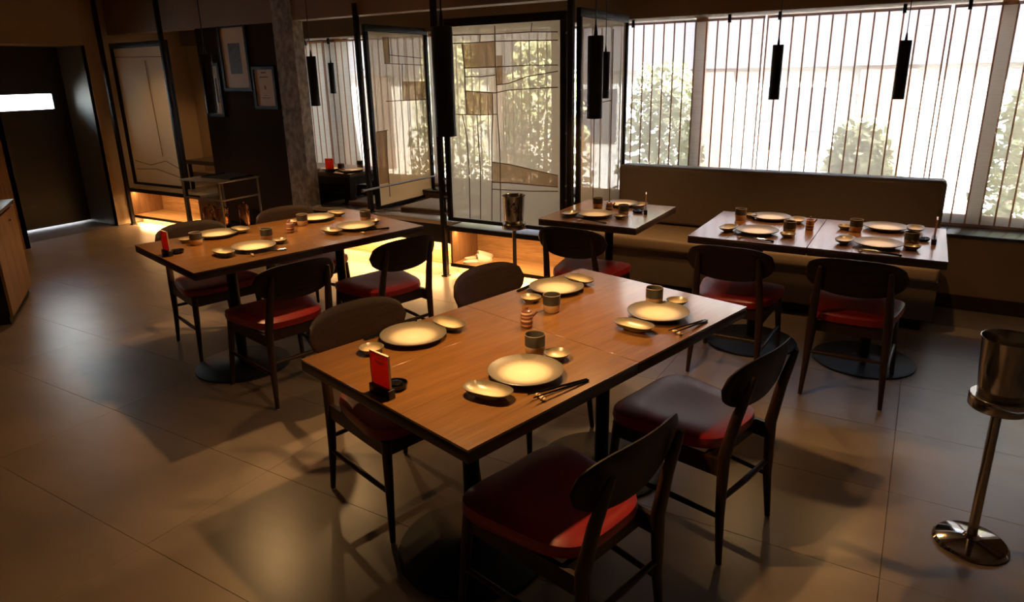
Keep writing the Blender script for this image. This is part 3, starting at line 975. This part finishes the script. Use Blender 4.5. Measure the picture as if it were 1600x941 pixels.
def soy_pot(x, y, rz, label, z=.7502):
    r = empty('soy_pot', (x, y, z), rz); tag(r, label, 'soy pot', 'striped brown soy pots')
    MB().lathe([(0, 0), (.020, 0), (.0225, .004), (.0235, .03), (.0225, .058), (.0205, .064), (0, .064)], 28).obj('body', MT['soy'], r)
    MB().lathe([(.0185, .0635), (.0195, .066), (.014, .0705), (.006, .072), (.0045, .075), (.006, .079), (.004, .082), (0, .083)], 24).obj('lid', MT['soy_plain'], r)
    MB().tube([(.019, 0, .045), (.030, 0, .052), (.040, 0, .063)], [.0065, .005, .0042], 10).obj('spout', MT['soy_plain'], r)
    MB().tube([(0, .021, .056), (.002, .036, .054), (.004, .040, .038), (.002, .034, .02), (0, .022, .016)], .0035, 8).obj('handle', MT['soy_plain'], r)
soy_pot(*OM2(.367, .748), .6, 'striped brown soy pot between the nearest two tables')
soy_pot(-3.346, 2.872, .6, 'striped brown soy pot on the left-hand tables')
soy_pot(-.516, 4.322, .6, 'striped brown soy pot on the left banquette table')
soy_pot(-1.806, 4.324, .6, 'striped brown soy pot on the single table')

def card_stand(x, y, rz, label, z=.7502, s=1.):
    r = empty('card_stand', (x, y, z), rz); tag(r, label, 'card stand', 'red card stands')
    BX(-.050, -.012, 0, .050, .012, .030, bev=.002).obj('holder', MT['black'], r)
    BX(-.0445, -.0008, .028, .0445, .0008, .136).obj('red_card', MT['card'], r)
    for x in (-.046, .0445):
        BX(x, -.0035, .028, x + .0015, .0035, .138).obj('sleeve_edge', MT['card_edge'], r)
    BX(-.046, -.0035, .136, .046, .0035, .138).obj('sleeve_edge', MT['card_edge'], r)
    for sgn in (-1, 1):
        m = MB()
        yy = sgn * .0011
        m.box(-.020, yy - .0001, .122, .018, yy + .0001, .1255)
        m.box(-.028, yy - .0001, .107, .026, yy + .0001, .109); m.box(-.020, yy - .0001, .102, .020, yy + .0001, .104)
        m.obj('print', MT['card_ink'], r, smooth=False)
def lacquer_dish(x, y, label, z=.7502):
    r = empty('lacquer_dish', (x, y, z)); tag(r, label, 'dish', 'black lacquer dishes')
    MB().lathe([(0, 0), (.026, 0), (.036, .008), (.037, .018), (.034, .0185), (.031, .010), (0, .008)], 32).obj('bowl', MT['lacquer'], r)
    MB().lathe([(0, .024), (.010, .0235), (.020, .019), (.022, .012), (0, .0115)], 24).obj('knob_lid', MT['lacquer'], r)
card_stand(*OM2(.440, .036), -TA + .04, 'red card in a black stand at the near edge of the nearest table')
lacquer_dish(*OM2(.432, .092), 'black lacquer dish behind the red card on the nearest table')
card_stand(-3.529, 2.155, -TA + .04, 'red card in a black stand on the left-hand table')
lacquer_dish(-3.525, 2.212, 'black lacquer dish beside the red card on the left-hand table')
card_stand(.122, 4.268, radians(90), 'card stand seen edge-on at the right end of the banquette tables')
lacquer_dish(.068, 4.30, 'black lacquer dish beside the edge-on card, right banquette table')
card_stand(-1.565, 4.385, radians(110), 'card stand seen edge-on on the single table')
lacquer_dish(-1.62, 4.385, 'black lacquer dish beside the edge-on card, single table')
card_stand(-5.18, 5.04, .35, 'dim red card in a black stand on the booth table', ZB)

# ------------------------------------------------------------------ pendant lamps
def pendant(x, y, label, zb=1.505, w=PENDANT_W, zc=2.6):
    r = empty('pendant_lamp', (x, y, zb)); tag(r, label, 'lamp', 'black cylinder pendant lamps')
    m = MB().lathe([(.0285, 0), (.030, .0), (.030, .302), (.028, .305), (.006, .305), (.006, .302), (.0275, .30), (.0275, .006), (.0285, 0)], 32)
    m.obj('lamp_shade', MT['black'], r)
    MB().tube([(0, 0, .303), (0, 0, .318), (0, 0, .345)], [.008, .007, .0032], 10).obj('cord_grip', MT['black'], r)
    MB().tube([(0, 0, .345), (0, 0, zc - zb)], .0026, 6).obj('cord', MT['black'], r)
    MB().lathe([(0, .03), (.0274, .03), (.0274, .034), (0, .034)], 24).obj('lamp_face', MT['lamp_face'], r)
    d = bpy.data.lights.new('pendant_light', 'SPOT')
    d.energy = w; d.color = WARM
    d.spot_size = radians(140); d.spot_blend = .95
    d.shadow_soft_size = .018
    l = bpy.data.objects.new('pendant_light', d); COL.objects.link(l); l.parent = r
    l.location = (0, 0, -.004)
pendant(-1.215, 1.66, 'largest black cylinder pendant, over the nearest table')
pendant(-1.117, 2.506, 'black cylinder pendant before the beige linen panel, over the second near table')
pendant(-1.93, 4.75 - .25, 'small black cylinder pendant over the single table', w=PENDANT_W * .6)
pendant(-.79, 4.34, 'black cylinder pendant over the left banquette table', w=PENDANT_W * .42)
pendant(-.151, 4.40, 'black cylinder pendant over the right banquette table', w=PENDANT_W * .42)
pendant(-3.409, 3.247, 'black cylinder pendant over the left-hand table near the screen, before the booth blind')
pendant(-3.36, 2.45, 'black cylinder pendant against the dark picture wall')
pendant(-5.348, 5.357, 'smallest black cylinder pendant, inside the raised booth', 1.52, PENDANT_W * .6, 2.36)

def downlight(x, y, z, w, cone, label):
    r = empty('ceiling_spot', (x, y, z)); tag(r, label, 'lamp')
    MB().lathe([(.035, 0), (.045, 0), (.045, .028), (.0, .028), (.0, .02), (.035, .02), (.035, 0)], 24).obj('lamp_shade', MT['black'], r)
    d = bpy.data.lights.new('downlight', 'SPOT'); d.energy = w; d.color = WARM; d.spot_size = radians(cone); d.spot_blend = .6; d.shadow_soft_size = .03
    l = bpy.data.objects.new('downlight', d); COL.objects.link(l); l.parent = r; l.location = (0, 0, -.004)
downlight(-6.4, 3.3, 2.57, 55, 95, 'added ceiling downlight, out of view, brightening the aisle before the entrance door')  # added unseen lamp, lifts the dark floor at the left
# ------------------------------------------------------------------ ice bucket stands
def bucket_stand(x, y, z0, label, ring_knob):
    r = empty('ice_bucket_stand', (x, y, z0)); tag(r, label, 'bucket stand', 'steel ice bucket stands')
    MB().lathe([(0, 0), (.118, 0), (.120, .006), (.112, .017), (.07, .027), (.028, .033), (.020, .045), (0, .045)], 48).obj('base', MT['steel'], r)
    MB().tube([(0, 0, .044), (0, 0, .555)], .016, 20).obj('pole', MT['brushed'], r)
    MB().lathe([(.0, .552), (.088, .552), (.091, .556), (.091, .592), (.088, .597), (.0, .597)], 44).obj('tray', MT['brushed'], r)
    b_ = MB().lathe([(0, .598), (.066, .598), (.070, .603), (.078, .70), (.084, .795), (.088, .802), (.0885, .806), (.086, .807), (.082, .800), (.068, .62), (0, .612)], 44).obj('bucket', MT['brushed'], r)
    if ring_knob:
        MB().tube([(.082, -.0, .745), (.093, -.0, .745)], .008, 10).obj('knob', MT['steel'], b_)
        m = MB(); m.tube([(.095, .022 * cos(t), .727 + .022 * sin(t)) for t in [2 * pi * k / 20 for k in range(21)]], .003, 6); m.obj('ring', MT['steel'], b_)
    return r
bucket_stand(.342, 2.645, 0, 'polished steel ice bucket stand at the right edge', False)
s2 = bucket_stand(-2.595, 4.36, 0, 'steel ice bucket stand before the patchwork linen screen', True)
s2.rotation_euler = (0, 0, radians(-58))

# ------------------------------------------------------------------ slippers
def slippers(x, y, z, rz, label, one=0):
    r = empty('slipper', (x, y, z), rz); tag(r, label, 'slipper', 'white slippers')
    bm = bmesh.new()
    for k, (zz) in enumerate((0, .016)):
        pass
    out = [(px * (1 + .10 * (py / .13)), py) for px, py in superell(.046, .13, 2.5, 28)]
    f1 = [bm.verts.new((a, b_, 0)) for a, b_ in out]; f2 = [bm.verts.new((a, b_, .018)) for a, b_ in out]
    bm.faces.new(list(reversed(f1))); bm.faces.new(f2)
    for i in range(28):
        bm.faces.new((f1[i], f1[(i + 1) % 28], f2[(i + 1) % 28], f2[i]))
    m = MB(); m._merge(bm); m.obj('sole', MT['slipper'], r)
    # vamp: arched shell over the front half, open toward the heel
    bm = bmesh.new()
    rows = []
    for k in range(9):
        t = k / 8
        yy = -.005 + .132 * t
        hw = .049 * (1 - .10 * t) * max(.05, (1 - max(0, (t - .45) / .55) ** 2.4)) ** .5 + .001
        hh = .068 * (1 - .72 * t ** 1.3)
        rows.append([(hw * cos(a), yy, .010 + hh * sin(a)) for a in [pi * j / 12 for j in range(13)]])
    V1 = [[bm.verts.new(p) for p in row] for row in rows]
    V2 = [[bm.verts.new((p[0] * .90, p[1], .010 + (p[2] - .010) * .88)) for p in row] for row in rows]
    for k in range(8):
        for j in range(12):
            bm.faces.new((V1[k][j], V1[k][j + 1], V1[k + 1][j + 1], V1[k + 1][j]))
            bm.faces.new((V2[k + 1][j], V2[k + 1][j + 1], V2[k][j + 1], V2[k][j]))
    for j in range(12):
        bm.faces.new((V1[0][j + 1], V1[0][j], V2[0][j], V2[0][j + 1]))
    bmesh.ops.recalc_face_normals(bm, faces=bm.faces[:])
    b3 = bmesh.new()
    V3 = [[b3.verts.new((p[0] * .88, p[1] + .004, .012 + (p[2] - .010) * .85)) for p in row] for row in rows[:-1]]
    for k in range(7):
        for j in range(12):
            b3.faces.new((V3[k + 1][j], V3[k + 1][j + 1], V3[k][j + 1], V3[k][j]))
    m = MB(); m._merge(b3); m.obj('inner_shade', MT['slipper_shade'], r)  # added shell, the shadow inside is put into its colour
    m = MB(); m._merge(bm); m.obj('vamp', MT['slipper'], r)
    return r
slippers(-3.26, 4.855, .1118, radians(-42), 'white slipper in the shoe niche, the one further in')
slippers(-3.20, 4.745, .1118, radians(-42), 'white slipper in the shoe niche, the one nearer the front')
slippers(-7.06, 4.80, .1115, radians(-42), 'white slipper in the shoe niche by the entrance')

# ------------------------------------------------------------------ pictures
def picture(name, x0, x1, z0, z1, y, label, kind):
    r = empty(name, ((x0 + x1) / 2, y, z0)); tag(r, label, 'picture')
    w, h = x1 - x0, z1 - z0
    t, d = .03, .022
    for nm, bb in (('frame_top', (-w / 2, -d, h - t, w / 2, 0, h)), ('frame_bottom', (-w / 2, -d, 0, w / 2, 0, t)),
                   ('frame_side', (-w / 2, -d, t, -w / 2 + t, 0, h - t)), ('frame_side', (w / 2 - t, -d, t, w / 2, 0, h - t))):
        BX(*bb).obj(nm, MT['frame'], r)
    BX(-w / 2 + t, -.008, t, w / 2 - t, -.001, h - t).obj('paper', MT['paper'], r)
    m = MB()
    if kind == 'art':
        BX(-w * .20, -.0092, h * .26, w * .22, -.0085, h * .72).obj('print', MT['ink'], r)
    else:
        m.box(-w * .12, -.0092, h * .84, w * .10, -.0085, h * .87)
        for zz, ww in ((.32, .10), (.27, .2), (.245, .16)):
            m.box(-w * ww, -.0092, h * zz, w * ww, -.0085, h * (zz + .008))
        m.obj('lettering', MT['ink'], r, smooth=False)
        m = MB(); m.box(-w * .2, -.0092, h * .74, w * .2, -.0085, h * .765); m.box(-w * .025, -.0092, h * .46, w * .035, -.0085, h * .55)
        m.obj('red_mark', MT['ink_red'], r, smooth=False)
picture('framed_print', -6.40, -5.965, 1.565, 2.215, 4.858, 'large framed print with a small dark image on the dark wall', 'art')
picture('framed_certificate', -5.945, -5.61, 1.385, 1.80, 4.858, 'small framed certificate beside the concrete pillar', 'cert')
picture('framed_photo', -6.70, -6.45, 1.30, 1.85, 4.858, 'narrow framed picture behind the dim pendant, left of the print', 'art')

# ------------------------------------------------------------------ service cart with pots
ct = empty('service_cart', (-5.98, 4.32, 0)); tag(ct, 'thin-legged metal service cart before the dark picture wall', 'cart')
off = (5.98, -4.32, 0)
BX(-6.27, 4.08, .735, -5.67, 4.56, .75, bev=.004).obj('top_shelf', MT['grey_metal'], ct, loc=off)
for x, y in ((-6.25, 4.10), (-5.69, 4.10), (-6.25, 4.54), (-5.69, 4.54)):
    MB().tube([(x, y, .015), (x, y, .735)], .011, 10).obj('leg', MT['grey_metal'], ct, loc=off)
    MB().lathe([(0, 0), (.012, 0), (.016, .01), (.012, .016), (0, .016)], 12, mtx=Matrix.Translation((x, y, 0))).obj('caster', MT['black'], ct, loc=off)
BX(-6.25, 4.10, .56, -5.69, 4.115, .575).obj('rail', MT['grey_metal'], ct, loc=off)
BX(-5.70, 4.10, .56, -5.685, 4.54, .575).obj('rail', MT['grey_metal'], ct, loc=off)
BX(-6.25, 4.09, .235, -5.69, 4.55, .25).obj('lower_shelf', MT['iron'], ct, loc=off)
tr = empty('serving_tray', (-5.93, 4.38, .751)); tag(tr, 'flat black serving tray on top of the service cart', 'tray')
BX(-.22, -.14, 0, .22, .14, .006).obj('tray_base', MT['black'], tr)
for bb in ((-.22, -.14, .006, .22, -.132, .016), (-.22, .132, .006, .22, .14, .016), (-.22, -.132, .006, -.212, .132, .016), (.212, -.132, .006, .22, .132, .016)):
    BX(*bb).obj('tray_rim', MT['black'], tr)
def pot(x, y, label, r_=.062, h=.2):
    r = empty('water_pot', (x, y, .251)); tag(r, label, 'pot', 'copper-toned water pots')
    MB().lathe([(0, 0), (r_, 0), (r_ + .004, .01), (r_ + .004, h - .01), (r_, h), (r_ - .005, h - .002), (r_ - .005, .012), (0, .01)], 32).obj('body', MT['copper'], r)
    MB().lathe([(0, h), (r_ - .006, h), (r_ - .01, h + .012), (.01, h + .02), (.01, h + .034), (0, h + .036)], 24).obj('lid', MT['copper'], r)
    MB().tube([(r_, 0, h * .8), (r_ + .04, 0, h * .75), (r_ + .04, 0, h * .3), (r_, 0, h * .25)], .006, 8).obj('handle', MT['black'], r)
pot(-6.12, 4.26, 'copper-toned pot at the left of the cart shelf')
pot(-5.90, 4.24, 'copper-toned pot in the middle of the cart shelf')
pot(-5.79, 4.42, 'copper-toned pot at the right of the cart shelf', .05, .22)

# table with kettle in the booth by the entrance
kt = empty('side_table', (-7.02, 5.15, .441)); tag(kt, 'dark low table in the booth by the entrance, under a kettle', 'table')
BX(-.42, -.2, .30, .16, .25, .345).obj('tabletop', MT['table_edge'], kt)
for x, y in ((-.40, -.18), (.11, -.18), (-.40, .2), (.11, .2)):
    BX(x, y, 0, x + .03, y + .03, .30).obj('leg', MT['frame'], kt)
kk = empty('kettle', (-6.985, 5.12, .787)); tag(kk, 'small copper kettle glinting on the low booth table', 'kettle')
MB().lathe([(0, 0), (.045, 0), (.058, .02), (.058, .045), (.04, .07), (.02, .078), (0, .079)], 28).obj('body', MT['copper'], kk)
MB().tube([(.05, 0, .03), (.08, 0, .05), (.095, 0, .075)], [.011, .008, .006], 8).obj('spout', MT['copper'], kk)
MB().tube([(-.045, 0, .06), (-.04, 0, .12), (0, 0, .145), (.04, 0, .12), (.045, 0, .06)], .005, 8).obj('handle', MT['black'], kk)
MB().lathe([(0, .078), (.008, .08), (.009, .09), (0, .095)], 14).obj('lid_knob', MT['black'], kk)
# soft downlight of that booth
downlight(-7.25, 5.45, 2.33, 26, 110, 'round ceiling downlight over the booth by the entrance')

# ------------------------------------------------------------------ counter at the left edge
cb = empty('counter', (-6.30, 2.62, 0), radians(-32)); tag(cb, 'wooden counter with upright planks at the left edge', 'counter')
BX(.02, -.5, 0, .9, -.03, .06).obj('plinth', MT['frame'], cb)
BX(0, -.5, .06, .92, -.02, .74).obj('body', MT['frame'], cb)
for k in range(4):
    o = BX(.001, -.02, .06, .229, 0, .74, bev=.002, seg=1).obj('plank', MT['oak_z'], cb)
    o.location = (.23 * k, 0, 0)
    if k == 1:
        h_ = BX(.02, 0, .66, .10, .018, .672, bev=.003).obj('handle', MT['steel'], o)
BX(-.01, -.52, .76, .94, .01, .785, bev=.003).obj('countertop', MT['table_edge'], cb)
BX(.02, -.5, .74, .9, -.03, .76).obj('shadow_gap', MT['frame'], cb)
